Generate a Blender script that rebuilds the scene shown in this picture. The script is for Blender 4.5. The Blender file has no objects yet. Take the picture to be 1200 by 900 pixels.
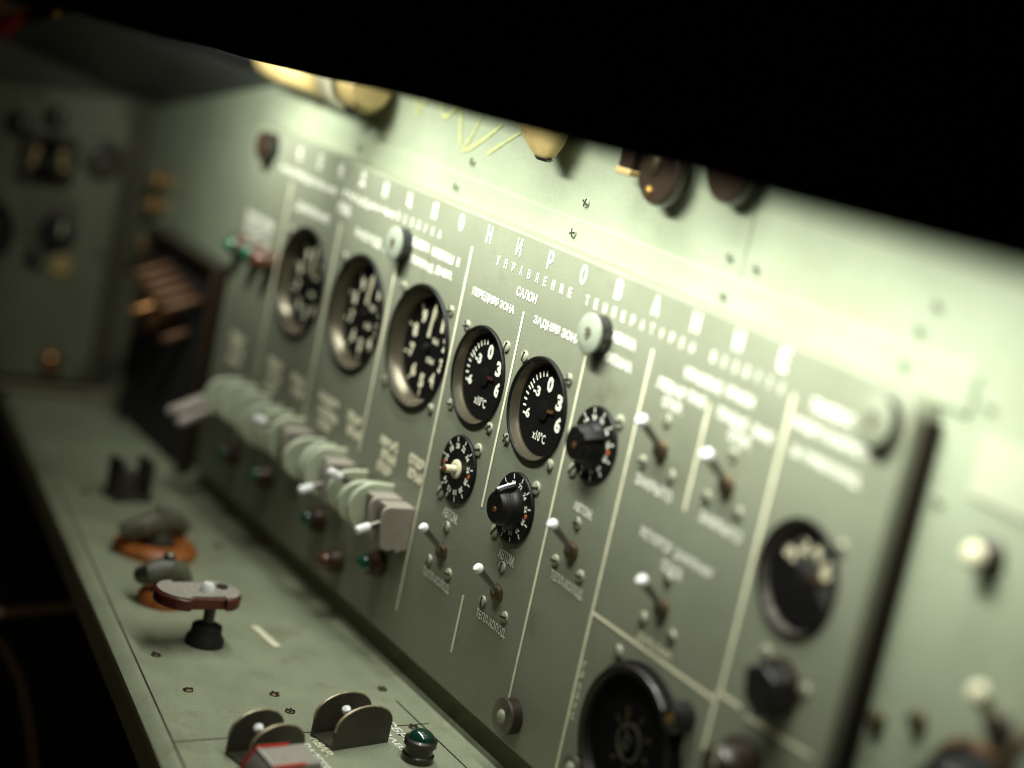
import bpy, math, random
from mathutils import Matrix, Vector
R = math.radians
random.seed(7)
scene = bpy.context.scene
col = scene.collection

# ------------------------------------------------------------------ camera
cam_d = bpy.data.cameras.new('camera')
cam = bpy.data.objects.new('camera', cam_d); col.objects.link(cam)
RIGHT = Vector((0.4894, 0.8468, 0.2084)); DOWN = Vector((0.2731, 0.0782, -0.9588)); FWD = Vector((-0.8282, 0.5262, -0.1930))
m3 = Matrix((RIGHT, -DOWN, -FWD)).transposed()
cam.matrix_world = Matrix.Translation((0.9220, -0.5923, 0.1798)) @ m3.to_4x4()
cam_d.sensor_width = 36.0
cam_d.lens = 2136.9 / 1200 * 36.0
cam_d.clip_start = 0.01; cam_d.clip_end = 100
cam_d.dof.use_dof = True
cam_d.dof.focus_distance = 1.125
cam_d.dof.aperture_fstop = 1.95
scene.camera = cam

# ------------------------------------------------------------------ world and lamps
w = bpy.data.worlds.new('World'); scene.world = w; w.use_nodes = True
bg = w.node_tree.nodes['Background']
bg.inputs[0].default_value = (1.0, 0.78, 0.50, 1); bg.inputs[1].default_value = 0.022

def area(name, loc, rot, sx, sy, energy, color):
    l = bpy.data.lights.new(name, 'AREA'); l.shape = 'RECTANGLE'; l.size = sx; l.size_y = sy
    l.energy = energy; l.color = color
    o = bpy.data.objects.new(name, l); col.objects.link(o); o.location = loc; o.rotation_euler = rot
    return o
# unseen hood lamp as area lights: wall strip, left spot, added overhead light
LAMP = (0.95, 1.0, 0.89)
a_ = area('hood_lamp_light', (0.065, -0.128, 0.152), (R(48), 0, 0), 0.70, 0.02, 0.99, LAMP); a_.data.spread = R(72)
a_ = area('hood_lamp_light', (-0.34, -0.118, 0.132), (R(62), 0, R(40)), 0.05, 0.02, 0.38, LAMP); a_.data.spread = R(96)
a_ = area('overhead_fill_light', (0.06, -0.062, 0.215), (R(3), 0, 0), 0.74, 0.02, 1.0, LAMP); a_.data.spread = R(110)  # overhead light added to brighten the top edges and shelf

vs = scene.view_settings
vs.view_transform = 'Standard'; vs.look = 'None'; vs.exposure = 0.13; vs.gamma = 1.0; vs.use_curve_mapping = False
scene.render.engine = 'CYCLES'
scene.cycles.use_denoising = True
scene.cycles.filter_width = 1.05
scene.cycles.sample_clamp_indirect = 3.0

# ------------------------------------------------------------------ materials
MATS = {}
def mat(name, color, rough=0.5, metal=0.0, var=0.0, vscale=60.0, fine=0.0, fscale=900.0, bump=0.0, bscale=600.0,
        stain=None, sscale=9.0, slo=0.62, shi=0.72, emis=None, estr=0.0, trans=0.0, spec=0.5, coat=0.0, chip=None, cscale=60, clo=0.72):
    m = bpy.data.materials.new(name); m.use_nodes = True
    nt = m.node_tree; N = nt.nodes; L = nt.links
    b = N['Principled BSDF']
    c = (color[0], color[1], color[2], 1)
    b.inputs['Base Color'].default_value = c
    b.inputs['Roughness'].default_value = rough
    b.inputs['Metallic'].default_value = metal
    b.inputs['Specular IOR Level'].default_value = spec
    b.inputs['Coat Weight'].default_value = coat
    b.inputs['Transmission Weight'].default_value = trans
    if emis:
        b.inputs['Emission Color'].default_value = (*emis, 1); b.inputs['Emission Strength'].default_value = estr
    out = None
    tc = N.new('ShaderNodeTexCoord')
    def noise(scale, detail=4.0, rgh=0.6):
        n = N.new('ShaderNodeTexNoise'); n.inputs['Scale'].default_value = scale
        n.inputs['Detail'].default_value = detail; n.inputs['Roughness'].default_value = rgh
        L.new(tc.outputs['Object'], n.inputs['Vector']); return n
    def mixc(fac, a, bcol, mode='MIX'):
        x = N.new('ShaderNodeMix'); x.data_type = 'RGBA'; x.blend_type = mode
        if hasattr(fac, 'is_output'): L.new(fac, x.inputs[0])
        else: x.inputs[0].default_value = fac
        if hasattr(a, 'is_output'): L.new(a, x.inputs[6])
        else: x.inputs[6].default_value = a
        if hasattr(bcol, 'is_output'): L.new(bcol, x.inputs[7])
        else: x.inputs[7].default_value = bcol
        return x.outputs[2]
    def remap(s, lo, hi, a, bb):
        r = N.new('ShaderNodeMapRange'); r.inputs[1].default_value = lo; r.inputs[2].default_value = hi
        r.inputs[3].default_value = a; r.inputs[4].default_value = bb
        L.new(s, r.inputs[0]); return r.outputs[0]
    cur = c
    if var:
        n = noise(vscale)
        f = remap(n.outputs['Fac'], 0.3, 0.7, 1 - var, 1 + var)
        g = N.new('ShaderNodeCombineColor')
        for i in range(3): L.new(f, g.inputs[i])
        cur = mixc(1.0, cur, g.outputs[0], 'MULTIPLY')
        rr = remap(n.outputs['Fac'], 0.3, 0.7, max(0.02, rough - 0.10), min(1, rough + 0.10))
        L.new(rr, b.inputs['Roughness'])
    if fine:
        n = noise(fscale, 2.0)
        f = remap(n.outputs['Fac'], 0.3, 0.7, 1 - fine, 1 + fine)
        g = N.new('ShaderNodeCombineColor')
        for i in range(3): L.new(f, g.inputs[i])
        cur = mixc(1.0, cur, g.outputs[0], 'MULTIPLY')
    if stain:
        n = noise(sscale, 8.0, 0.7)
        f = remap(n.outputs['Fac'], slo, shi, 0.0, 0.75)
        cur = mixc(f, cur, (*stain, 1))
    if chip:
        n = noise(cscale, 10.0, 0.75)
        f = remap(n.outputs['Fac'], clo, clo + 0.02, 0.0, 0.8)
        cur = mixc(f, cur, (*chip, 1))
    if hasattr(cur, 'is_output'): L.new(cur, b.inputs['Base Color'])
    if bump:
        n = noise(bscale, 3.0)
        bp = N.new('ShaderNodeBump'); bp.inputs['Strength'].default_value = bump; bp.inputs['Distance'].default_value = 0.0006
        L.new(n.outputs['Fac'], bp.inputs['Height']); L.new(bp.outputs[0], b.inputs['Normal'])
    MATS[name] = m
    return m
mat('panel_paint', (0.205, 0.216, 0.156), 0.42, chip=(0.36, 0.36, 0.30), cscale=70, clo=0.695, var=0.07, vscale=14, fine=0.10, bump=0.25, stain=(0.13, 0.105, 0.065), sscale=16, slo=0.58, shi=0.78)
mat('wall_paint', (0.285, 0.318, 0.226), 0.42, var=0.09, vscale=13, fine=0.08, bump=0.25, stain=(0.27, 0.25, 0.14), sscale=9, slo=0.56, shi=0.85, chip=(0.20, 0.17, 0.10), cscale=38, clo=0.735)
mat('console_paint', (0.300, 0.320, 0.220), 0.5, chip=(0.12, 0.09, 0.05), cscale=60, clo=0.70, var=0.12, vscale=22, fine=0.12, bump=0.3, stain=(0.17, 0.13, 0.07), sscale=21, slo=0.55, shi=0.75)
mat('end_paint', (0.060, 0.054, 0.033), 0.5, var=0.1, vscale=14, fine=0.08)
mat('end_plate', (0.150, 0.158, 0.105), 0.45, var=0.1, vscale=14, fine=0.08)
mat('cap_paint', (0.27, 0.30, 0.235), 0.4, var=0.05, vscale=90, fine=0.05)
mat('ink', (0.90, 0.89, 0.78), 0.55, var=0.08, vscale=160)
mat('ink_warm', (0.86, 0.81, 0.60), 0.55, var=0.12, vscale=120)
mat('yellow_crayon', (0.42, 0.44, 0.17), 0.7, var=0.2, vscale=200)
mat('black_enamel', (0.012, 0.011, 0.011), 0.32, fine=0.2)
mat('black_matte', (0.010, 0.009, 0.009), 0.75, fine=0.2)
mat('hood_black', (0.004, 0.004, 0.005), 0.95, spec=0.05)
mat('dial_black', (0.005, 0.0045, 0.0045), 0.8, fine=0.15, spec=0.08)
mat('knob_black', (0.006, 0.0055, 0.005), 0.45, fine=0.15, spec=0.25)
mat('dial_grey', (0.045, 0.043, 0.040), 0.6)
mat('ring_metal', (0.13, 0.11, 0.075), 0.26, metal=0.5)
mat('steel', (0.60, 0.57, 0.52), 0.28, metal=1.0, var=0.12, vscale=200)
mat('dull_steel', (0.20, 0.18, 0.155), 0.42, metal=0.8, var=0.2, vscale=250)
mat('screw_metal', (0.36, 0.36, 0.27), 0.35, metal=0.15, var=0.2, vscale=400)
mat('slot_dark', (0.02, 0.016, 0.01), 0.8)
mat('brass', (0.45, 0.26, 0.07), 0.32, metal=0.9, var=0.2, vscale=200)
mat('old_brass', (0.125, 0.092, 0.055), 0.4, metal=0.7, var=0.3, vscale=300)
mat('brass_paint', (0.42, 0.31, 0.13), 0.42, var=0.12, vscale=90)
mat('cream_plastic', (0.74, 0.68, 0.48), 0.4, var=0.06, vscale=120)
mat('white_tip', (0.95, 0.93, 0.95), 0.25, coat=0.5)
mat('copper', (0.30, 0.14, 0.052), 0.26, metal=0.7, var=0.2, vscale=180)
mat('dark_copper', (0.105, 0.050, 0.022), 0.42, metal=0.5, var=0.2, vscale=180)
mat('orange_paint', (0.40, 0.115, 0.022), 0.5, var=0.35, vscale=110, stain=(0.09, 0.05, 0.025), sscale=55, slo=0.5, shi=0.7)
mat('mauve_plastic', (0.33, 0.29, 0.245), 0.5, var=0.08, vscale=90, fine=0.06)
mat('mint_plastic', (0.52, 0.55, 0.41), 0.38, var=0.08, vscale=90, fine=0.06)
mat('pink_plastic', (0.50, 0.42, 0.38), 0.35, var=0.08, vscale=90)
mat('olive_metal', (0.050, 0.043, 0.028), 0.5, var=0.2, vscale=140, fine=0.15)
mat('olive_lever', (0.105, 0.100, 0.070), 0.45, var=0.3, vscale=90)
mat('worn_edge', (0.40, 0.33, 0.22), 0.45, metal=0.5, var=0.3, vscale=400)
mat('grey_plastic', (0.35, 0.31, 0.275), 0.6, var=0.12, vscale=300, fine=0.2)
mat('red_paint', (0.60, 0.025, 0.02), 0.4, var=0.15, vscale=300)
mat('dark_red', (0.10, 0.016, 0.010), 0.35, var=0.2, vscale=200)
mat('lamp_green', (0.010, 0.100, 0.055), 0.12, coat=1.0)
mat('lamp_socket', (0.075, 0.036, 0.020), 0.4)
mat('needle_red', (0.045, 0.010, 0.007), 0.5)
mat('green_glass', (0.004, 0.040, 0.026), 0.10, coat=1.0)
mat('red_glass', (0.13, 0.038, 0.016), 0.2, coat=0.6)
mat('shade_strip_dark', (0.020, 0.014, 0.009), 0.7, spec=0.1)
mat('brown_bakelite', (0.026, 0.016, 0.010), 0.35, coat=0.3)
mat('leather', (0.012, 0.012, 0.012), 0.6, var=0.3, vscale=200, bump=0.4, bscale=400)
mat('piping', (0.52, 0.38, 0.27), 0.6)
mat('soffit_grey', (0.075, 0.075, 0.080), 0.5, var=0.45, vscale=22, stain=(0.16, 0.15, 0.13), sscale=30)
mat('tube_glow', (0.9, 0.9, 0.85), 0.4)
mat('cream_card', (0.36, 0.37, 0.27), 0.6)
def glass(name):
    m = bpy.data.materials.new(name); m.use_nodes = True
    nt = m.node_tree; N = nt.nodes; L = nt.links
    N.remove(N['Principled BSDF'])
    t = N.new('ShaderNodeBsdfTransparent'); g = N.new('ShaderNodeBsdfGlossy'); g.inputs['Roughness'].default_value = 0.04
    fr = N.new('ShaderNodeFresnel'); fr.inputs[0].default_value = 1.45
    mx = N.new('ShaderNodeMixShader')
    ge = N.new('ShaderNodeNewGeometry'); sb = N.new('ShaderNodeMath'); sb.operation = 'SUBTRACT'; sb.inputs[0].default_value = 1.0
    L.new(ge.outputs['Backfacing'], sb.inputs[1])
    mu = N.new('ShaderNodeMath'); mu.operation = 'MULTIPLY'; L.new(fr.outputs[0], mu.inputs[0]); L.new(sb.outputs[0], mu.inputs[1])
    L.new(mu.outputs[0], mx.inputs[0]); L.new(t.outputs[0], mx.inputs[1]); L.new(g.outputs[0], mx.inputs[2])
    L.new(mx.outputs[0], N['Material Output'].inputs[0]); MATS[name] = m
glass('dial_glass')

# ------------------------------------------------------------------ geometry helpers
class G:
    def __init__(s): s.v = []; s.f = []
    def add(s, v, f):
        o = len(s.v); s.v += [tuple(p) for p in v]; s.f += [tuple(i + o for i in q) for q in f]; return s
    def box(s, x0, x1, y0, y1, z0, z1):
        v = [(x, y, z) for z in (z0, z1) for y in (y0, y1) for x in (x0, x1)]
        return s.add(v, [(0, 2, 3, 1), (4, 5, 7, 6), (0, 1, 5, 4), (2, 6, 7, 3), (0, 4, 6, 2), (1, 3, 7, 5)])
    def lathe(s, prof, n=40, c=(0, 0, 0), close=True):
        v = []; f = []
        for r, z in prof:
            for i in range(n):
                a = 2 * math.pi * i / n
                v.append((c[0] + r * math.cos(a), c[1] + r * math.sin(a), c[2] + z))
        for k in range(len(prof) - 1):
            for i in range(n):
                j = (i + 1) % n
                f.append((k * n + i, k * n + j, (k + 1) * n + j, (k + 1) * n + i))
        if close:
            if prof[0][0] > 1e-6: f.append(tuple(range(n - 1, -1, -1)))
            if prof[-1][0] > 1e-6: f.append(tuple((len(prof) - 1) * n + i for i in range(n)))
        return s.add(v, f)
    def tube(s, pts, rad, n=12, flat=False):
        """swept tube through pts; rad a number or a list"""
        pts = [Vector(p) for p in pts]; m = len(pts)
        rad = [rad] * m if not hasattr(rad, '__len__') else rad
        v = []; f = []; up = None
        for k, p in enumerate(pts):
            t = (pts[min(k + 1, m - 1)] - pts[max(k - 1, 0)]).normalized()
            if up is None:
                up = Vector((0, 0, 1)) if abs(t.z) < 0.9 else Vector((1, 0, 0))
            a = t.cross(up).normalized(); b = a.cross(t).normalized(); up = b
            for i in range(n):
                an = 2 * math.pi * i / n
                v.append(p + (a * math.cos(an) + b * math.sin(an)) * rad[k])
        for k in range(m - 1):
            for i in range(n):
                j = (i + 1) % n
                f.append((k * n + i, k * n + j, (k + 1) * n + j, (k + 1) * n + i))
        f.append(tuple(range(n - 1, -1, -1))); f.append(tuple((m - 1) * n + i for i in range(n)))
        return s.add(v, f)
    def prism(s, poly, a, b, axis='z'):
        """extrude a 2D outline between a and b along axis (x: outline in y,z; y: outline in x,z; z: outline in x,y)"""
        n = len(poly)
        def P(q, h):
            return {'x': (h, q[0], q[1]), 'y': (q[0], h, q[1]), 'z': (q[0], q[1], h)}[axis]
        v = [P(q, a) for q in poly] + [P(q, b) for q in poly]
        f = [tuple(range(n - 1, -1, -1)), tuple(range(n, 2 * n))]
        f += [(i, (i + 1) % n, n + (i + 1) % n, n + i) for i in range(n)]
        return s.add(v, f)
    def dome(s, r, h, z0=0.0, n=24, k=6, c=(0, 0, 0)):
        return s.lathe([(r * math.cos(a), z0 + h * math.sin(a)) for a in [math.pi / 2 * i / k for i in range(k)]] + [(r * 0.02, z0 + h)], n, c)
    def mesh(s, name):
        me = bpy.data.meshes.new(name); me.from_pydata(s.v, [], s.f); me.update()
        import bmesh
        bm = bmesh.new(); bm.from_mesh(me); bmesh.ops.recalc_face_normals(bm, faces=bm.faces); bm.to_mesh(me); bm.free()
        return me
def obj(name, g, m, parent=None, loc=(0, 0, 0), rot=(0, 0, 0), smooth=True, bevel=0.0, seg=2):
    me = g if isinstance(g, bpy.types.Mesh) else g.mesh(name)
    if not me.materials: me.materials.append(MATS[m])
    if smooth:
        me.polygons.foreach_set('use_smooth', [True] * len(me.polygons)); me.set_sharp_from_angle(angle=R(38))
    o = bpy.data.objects.new(name, me); col.objects.link(o)
    o.location = loc; o.rotation_euler = rot
    if parent: o.parent = parent
    if bevel:
        b = o.modifiers.new('bevel', 'BEVEL'); b.width = bevel; b.segments = seg; b.limit_method = 'ANGLE'; b.angle_limit = R(50)
        b.harden_normals = False
    return o
def tag(o, label, cat, group=None):
    o['label'] = label; o['category'] = cat
    if group: o['group'] = group
    return o
def struct(o): o['kind'] = 'structure'; return o
PANEL_ROT = (R(90), 0, 0)          # local x right, y up, z out of the wall
def thing(name, label, cat, loc=(0, 0, 0), rot=(0, 0, 0), group=None):
    o = bpy.data.objects.new(name, None); col.objects.link(o); o.empty_display_size = 0.01
    o.location = loc; o.rotation_euler = rot
    return tag(o, label, cat, group)
def on_panel(name, label, cat, x, z, group=None, y=0.0):
    return thing(name, label, cat, (x, y, z), PANEL_ROT, group)
_tc = {}
def text_mesh(s, weight=0.0):
    k = (s, weight)
    if k in _tc: return _tc[k]
    cu = bpy.data.curves.new('lettering', 'FONT'); cu.body = s; cu.size = 1.0; cu.offset = weight; cu.resolution_u = 2
    o = bpy.data.objects.new('lettering', cu); col.objects.link(o)
    dg = bpy.context.evaluated_depsgraph_get()
    me = bpy.data.meshes.new_from_object(o.evaluated_get(dg))
    bpy.data.objects.remove(o); bpy.data.curves.remove(cu)
    xs = [v.co.x for v in me.vertices]; ys = [v.co.y for v in me.vertices]
    me.transform(Matrix.Translation((-(min(xs) + max(xs)) / 2, -(min(ys) + max(ys)) / 2, 0)))
    _tc[k] = (me, max(xs) - min(xs), max(ys) - min(ys))
    return _tc[k]
def text(parent, s, x, y, z, wd, ht, m='ink', name='lettering', rot=0.0, weight=0.03):
    """flat print: centre (x, y) on the parent's local plane at height z, scaled to width wd and height ht"""
    me0, w0, h0 = text_mesh(s, weight)
    me = me0.copy(); me.name = name
    me.transform(Matrix.Rotation(rot, 4, 'Z') @ Matrix.Diagonal((wd / w0, ht / h0, 1, 1)))
    me.materials.clear(); me.materials.append(MATS[m])
    o = bpy.data.objects.new(name, me); col.objects.link(o); o.parent = parent; o.location = (x, y, z)
    return o
_scr = {}
def screw(parent, x, y, z=0.0, r=0.0034, m='screw_metal', cross=False, ang=None):
    """slotted (or cross) head screw lying on the parent's local xy plane"""
    k = (round(r, 5), m, cross)
    if k not in _scr:
        g = G()
        g.lathe([(r, 0), (r, 0.0006), (r * 0.93, 0.0012), (r * 0.6, 0.0017), (r * 0.02, 0.0019)], 20)
        me = g.mesh('screw'); me.materials.append(MATS[m])
        g2 = G(); g2.box(-r * 0.86, r * 0.86, -r * 0.16, r * 0.16, 0.0009, 0.00205)
        if cross: g2.box(-r * 0.16, r * 0.16, -r * 0.86, r * 0.86, 0.0009, 0.0021)
        ms = g2.mesh('slot'); ms.materials.append(MATS['slot_dark'])
        _scr[k] = (me, ms)
    me, ms = _scr[k]
    a = random.uniform(0, math.pi) if ang is None else ang
    o = obj('screw', me, m, parent, (x, y, z), (0, 0, a))
    if parent is not None and parent.parent is None:
        obj('slot', ms, 'slot_dark', o, smooth=False)
    return o

# ------------------------------------------------------------------ the setting
g = G(); g.box(-0.84, 1.05, 0.0182, 0.06, -0.75, 0.42)
wall = struct(obj('wall', g, 'wall_paint', smooth=False))
def wall_screw(parent, x, y, z):
    k = (0.0030, 'wall_paint', True)
    if k not in _scr: bpy.data.objects.remove(screw(None, 9, 9, r=0.0030, m='wall_paint', cross=True))
    o = obj('screw', _scr[k][0], 'wall_paint', parent, (x, y, z), (R(90), random.uniform(0, 3), 0))
    obj('slot', _scr[k][1], 'slot_dark', o, smooth=False)
for x, z in ((-0.145, 0.0815), (0.0006, 0.0815), (0.149, 0.0805), (0.173, 0.0797), (0.301, 0.079), (0.308, 0.0925), (0.355, 0.057), (0.3395, 0.0075), (-0.30, 0.084), (-0.40, 0.082)):
    wall_screw(wall, x, 0.0182, z)
# a vertical sheet joint of the wall
g = G(); g.box(0.1605, 0.1609, 0.0179, 0.0184, 0.072, 0.40)
obj('sheet_joint', g, 'slot_dark', wall, smooth=False)

# mounting strip above the panel
g = G(); g.box(-0.50, 0.345, 0.0155, 0.0181, 0.050, 0.0708)
strip = tag(obj('mounting_strip', g, 'wall_paint', bevel=0.0008), 'long pale green mounting strip screwed along the top of the panel', 'strip')
for x, z in ((-0.1555, 0.062), (-0.0023, 0.0618), (0.1545, 0.060), (-0.31, 0.062), (0.30, 0.0612)):
    wall_screw(strip, x, 0.0155, z)

# left end wall, facing the camera
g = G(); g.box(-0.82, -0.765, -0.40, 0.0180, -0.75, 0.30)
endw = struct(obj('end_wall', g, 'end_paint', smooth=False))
# sloping soffit above it
sof = G()
P = [(-0.86, 0.0178, 0.006), (-0.47, 0.0178, 0.090), (-0.40, 0.0178, 0.125), (-0.30, -0.149, 0.150), (-0.52, -0.149, 0.112), (-0.86, -0.149, 0.052), (-0.86, -0.30, 0.080), (-0.60, -0.30, 0.125)]
sof.add([P[0], P[1], P[4], P[5]], [(0, 1, 2, 3)])
sof.add([(p[0], p[1], p[2] + 0.012) for p in (P[0], P[1], P[4], P[5])], [(0, 3, 2, 1)])
struct(obj('ceiling', sof, 'soffit_grey', smooth=False))

# hood (glare shield) with the strip lamps under it
hood = thing('lamp_hood', 'large black hood hanging over the top of the green panel', 'hood', (0, -0.15, 0.12))
g = G()
n = 40
xs = [-1.25 + 2.35 * i / n for i in range(n + 1)]
ze = lambda x: 0.1262 + 0.0305 * x - 0.013 * max(0.0, x - 0.1) + 0.0006 * math.sin(x * 23) + 0.0003 * math.sin(x * 61)
prof = []
for x in xs: prof.append((x, ze(x) - 0.12))
poly = prof + [(1.10, 0.6), (-1.25, 0.6)]
g.prism(poly, -0.008, 0.0, 'y')
obj('front_plate', g, 'hood_black', hood, smooth=False)
g = G(); g.box(-0.40, 1.10, 0.001, 0.166, 0.12, 0.13)
obj('top_plate', g, 'black_matte', hood, smooth=False)
g = G()
for a, b in ((-0.505, -0.492), (-0.43, -0.418), (-0.345, -0.338), (-0.2, -0.196)):
    g.tube([(a, -0.0040, ze(a) - 0.12 - 0.0002), (b, -0.0040, ze(b) - 0.12 - 0.0002)], 0.0007, 6)
obj('chip_glints', g, 'worn_edge', hood)  # pale slivers stand for chips and for light caught on the edge
g = G(); g.lathe([(0.004, 0), (0.004, 0.002), (0.002, 0.004), (0.0002, 0.0045)], 16)
obj('screw', g, 'brass', hood, (-0.536, -0.0082, -0.0125), (R(90), 0, 0))
for x0, x1, zz, lab in ((-0.285, 0.415, 0.1620, 'right'), (-0.38, -0.30, 0.1420, 'left')):
    t = thing('strip_lamp', 'long fluorescent strip lamp hidden under the black hood, %s one' % lab, 'lamp', ((x0 + x1) / 2, -0.134 if lab == 'right' else -0.128, zz))
    g = G(); g.box(x0 - (x0 + x1) / 2, x1 - (x0 + x1) / 2, -0.014, 0.012, 0.006, 0.018)
    obj('housing', g, 'black_matte', t, smooth=False)
    g = G(); g.tube([(x0 - (x0 + x1) / 2, 0, 0), (x1 - (x0 + x1) / 2, 0, 0)], 0.0045, 12)
    obj('tube', g, 'tube_glow', t)

# ------------------------------------------------------------------ console shelf
front = lambda x: -0.1985 - 0.1455 * (x - 0.0) - 0.0
con = G()
xL, xR = -0.75, 0.40
rows = []
# cross-section points from back to front: (dy from back edge or front, z)
def sect(x):
    f = -0.1995 - 0.1457 * x
    fi = f + 0.0115 if True else f
    return [(0.0178, -0.2440), (0.0125, -0.2520), (0.0085, -0.2580), (0.0025, -0.2612), (-0.0035, -0.2620), (fi, -0.2620), (fi - 0.004, -0.2627), (f + 0.002, -0.2660), (f, -0.2720), (f, -0.2860)]
nx = 24
v = []; f = []
for i in range(nx + 1):
    x = xL + (xR - xL) * i / nx
    v += [(x, y, z) for y, z in sect(x)]
k = len(sect(0))
for i in range(nx):
    for j in range(k - 1):
        f.append((i * k + j, (i + 1) * k + j, (i + 1) * k + j + 1, i * k + j + 1))
con.add(v, f)
console = struct(obj('console_shelf', con, 'console_paint'))
def groove(a, b, wd=0.0009):
    a = Vector(a); b = Vector(b); t = (b - a).normalized(); s = Vector((-t.y, t.x, 0)) * wd / 2
    g = G(); u = Vector((0, 0, 0.0008))
    q = [a - s, b - s, b + s, a + s]
    g.add(q + [p + u for p in q], [(0, 1, 2, 3), (4, 7, 6, 5), (0, 4, 5, 1), (1, 5, 6, 2), (2, 6, 7, 3), (3, 7, 4, 0)])
    return obj('joint', g, 'slot_dark', console, smooth=False)
zc = -0.2620
groove((-0.52, -0.1232 + 0.0115 + 0.001, zc - 0.0005), (0.40, -0.2575 + 0.0115 + 0.001, zc - 0.0005), 0.0011)
groove((0.0115, -0.188, zc - 0.0005), (-0.005, -0.01, zc - 0.0005), 0.0007)
groove((-0.04, -0.0165, zc - 0.0005), (0.40, -0.0165, zc - 0.0005), 0.0010)
for x, y, cr in ((-0.2175, -0.1151, 0), (-0.06, -0.153, 0), (-0.20, -0.075, 0), (-0.052, -0.098, 1), (-0.0265, -0.098, 1), (-0.058, -0.018, 1), (0.0, -0.024, 1), (-0.115, -0.155, 0), (-0.33, -0.03, 0), (-0.45, -0.10, 0)):
    kk = (0.0034, 'old_brass', bool(cr))
    if kk not in _scr:
        t = screw(None, 9, 9, r=0.0034, m='old_brass', cross=bool(cr)); bpy.data.objects.remove(t)
    o = obj('screw', _scr[kk][0], 'old_brass', console, (x, y, zc - 0.0005), (0, 0, random.uniform(0, 3)))
    obj('slot', _scr[kk][1], 'slot_dark', o, smooth=False)
# painted writing on the console
text(console, 'АВАР.', 0.0240, -0.0985, zc + 0.0004, 0.026, 0.0065, 'ink_warm')
text(console, 'РАЗГЕРМ.', 0.0420, -0.1085, zc + 0.0004, 0.046, 0.0070, 'ink')
text(console, 'СБРОС', 0.012, -0.0375, zc + 0.0004, 0.042, 0.0065, 'ink')
text(console, 'ДАВЛ.', 0.022, -0.0475, zc + 0.0004, 0.036, 0.0055, 'ink')

# ------------------------------------------------------------------ the air-conditioning panel
X0, X1, Z0, Z1 = -0.478, 0.3285, -0.2420, 0.0535
panel = on_panel('control_panel', 'grey-green instrument panel lettered КОНДИЦИОНИРОВАНИЕ along its top edge', 'control panel', 0, 0)
def rrect(x0, x1, y0, y1, r, n=6):
    p = []
    for cx, cy, a0 in ((x1 - r, y1 - r, 0), (x0 + r, y1 - r, 90), (x0 + r, y0 + r, 180), (x1 - r, y0 + r, 270)):
        for i in range(n + 1):
            a = R(a0 + 90 * i / n); p.append((cx + r * math.cos(a), cy + r * math.sin(a)))
    return p
# face plate with bores for the recessed instruments
g = G(); g.prism(rrect(X0, X1, Z0, Z1, 0.012), -0.0162, 0.0, 'z')
face = obj('face_plate', g, 'panel_paint', panel, smooth=False)
BORES = [(-0.3368, -0.0490, 0.0430), (-0.2357, -0.0482, 0.0430), (-0.1369, -0.0471, 0.0430), (-0.0512, -0.0437, 0.0325), (0.0238, -0.0439, 0.0325), (0.2804, -0.0529, 0.0294)]
cut = G()
for bx_, bz_, br_ in BORES: cut.lathe([(br_ * 0.955, -0.0145), (br_ * 0.955, 0.01)], 64, (bx_, bz_, 0))
cutter = obj('cutter', cut, 'panel_paint', panel, smooth=False)
mb = face.modifiers.new('bores', 'BOOLEAN'); mb.operation = 'DIFFERENCE'; mb.object = cutter; mb.solver = 'EXACT'
bpy.context.view_layer.update()
me = bpy.data.meshes.new_from_object(face.evaluated_get(bpy.context.evaluated_depsgraph_get()))
face.modifiers.clear(); face.data = me; bpy.data.objects.remove(cutter)
bv = face.modifiers.new('bevel', 'BEVEL'); bv.width = 0.0016; bv.segments = 3; bv.limit_method = 'ANGLE'; bv.angle_limit = R(60)
face.data.polygons.foreach_set('use_smooth', [True] * len(face.data.polygons)); face.data.set_sharp_from_angle(angle=R(35))
g = G(); g.box(X1 + 0.0002, X1 + 0.0030, Z0 + 0.010, Z1 - 0.0115, -0.0160, -0.0080); obj('side_shade_strip', g, 'shade_strip_dark', panel, smooth=False)  # dark strip stands in for the shade on the panel's right side
LZ = 0.0003
def line(x0, y0, x1, y1, wd=0.0021, m='ink_warm'):
    a = Vector((x0, y0, 0)); b = Vector((x1, y1, 0)); t = (b - a).normalized(); s = Vector((-t.y, t.x, 0)) * wd / 2
    g = G(); z = Vector((0, 0, LZ))
    g.add([a - s + z, b - s + z, b + s + z, a + s + z], [(0, 1, 2, 3)])
    obj('separator_line', g, m, panel, smooth=False)
for a in ((-0.3855, 0.020, -0.3855, -0.137), (-0.2870, 0.0075, -0.2870, -0.143), (-0.1890, 0.0240, -0.1890, -0.138),
          (-0.0918, 0.0318, -0.0918, -0.2195), (-0.0142, 0.0078, -0.0142, -0.1190), (-0.0130, -0.1775, -0.0130, -0.2165),
          (0.0616, 0.0000, 0.0616, -0.2155), (0.1240, 0.0205, 0.1240, -0.2405), (0.2460, 0.0300, 0.2460, -0.1290),
          (0.1832, 0.0072, 0.1832, -0.0525), (0.1250, -0.1340, 0.2420, -0.1340), (0.2440, -0.1285, 0.2440, -0.161),
          (0.2470, -0.1290, 0.2640, -0.1290), (0.2690, -0.1310, 0.3200, -0.1285), (0.2285, -0.150, 0.2285, -0.180)):
    line(*a)
def letters(s, x0, x1, y, wd, ht, **k):
    for i, ch in enumerate(s):
        if ch == ' ': continue
        text(panel, ch, x0 + (x1 - x0) * i / (len(s) - 1), y, LZ, wd * (1.25 if ch in 'ДЖЩ' else 1), ht, **k)
letters('КОНДИЦИОНИРОВАНИЕ', -0.3801, 0.2327, 0.0441, 0.0062, 0.0112, weight=0.02)
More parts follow.
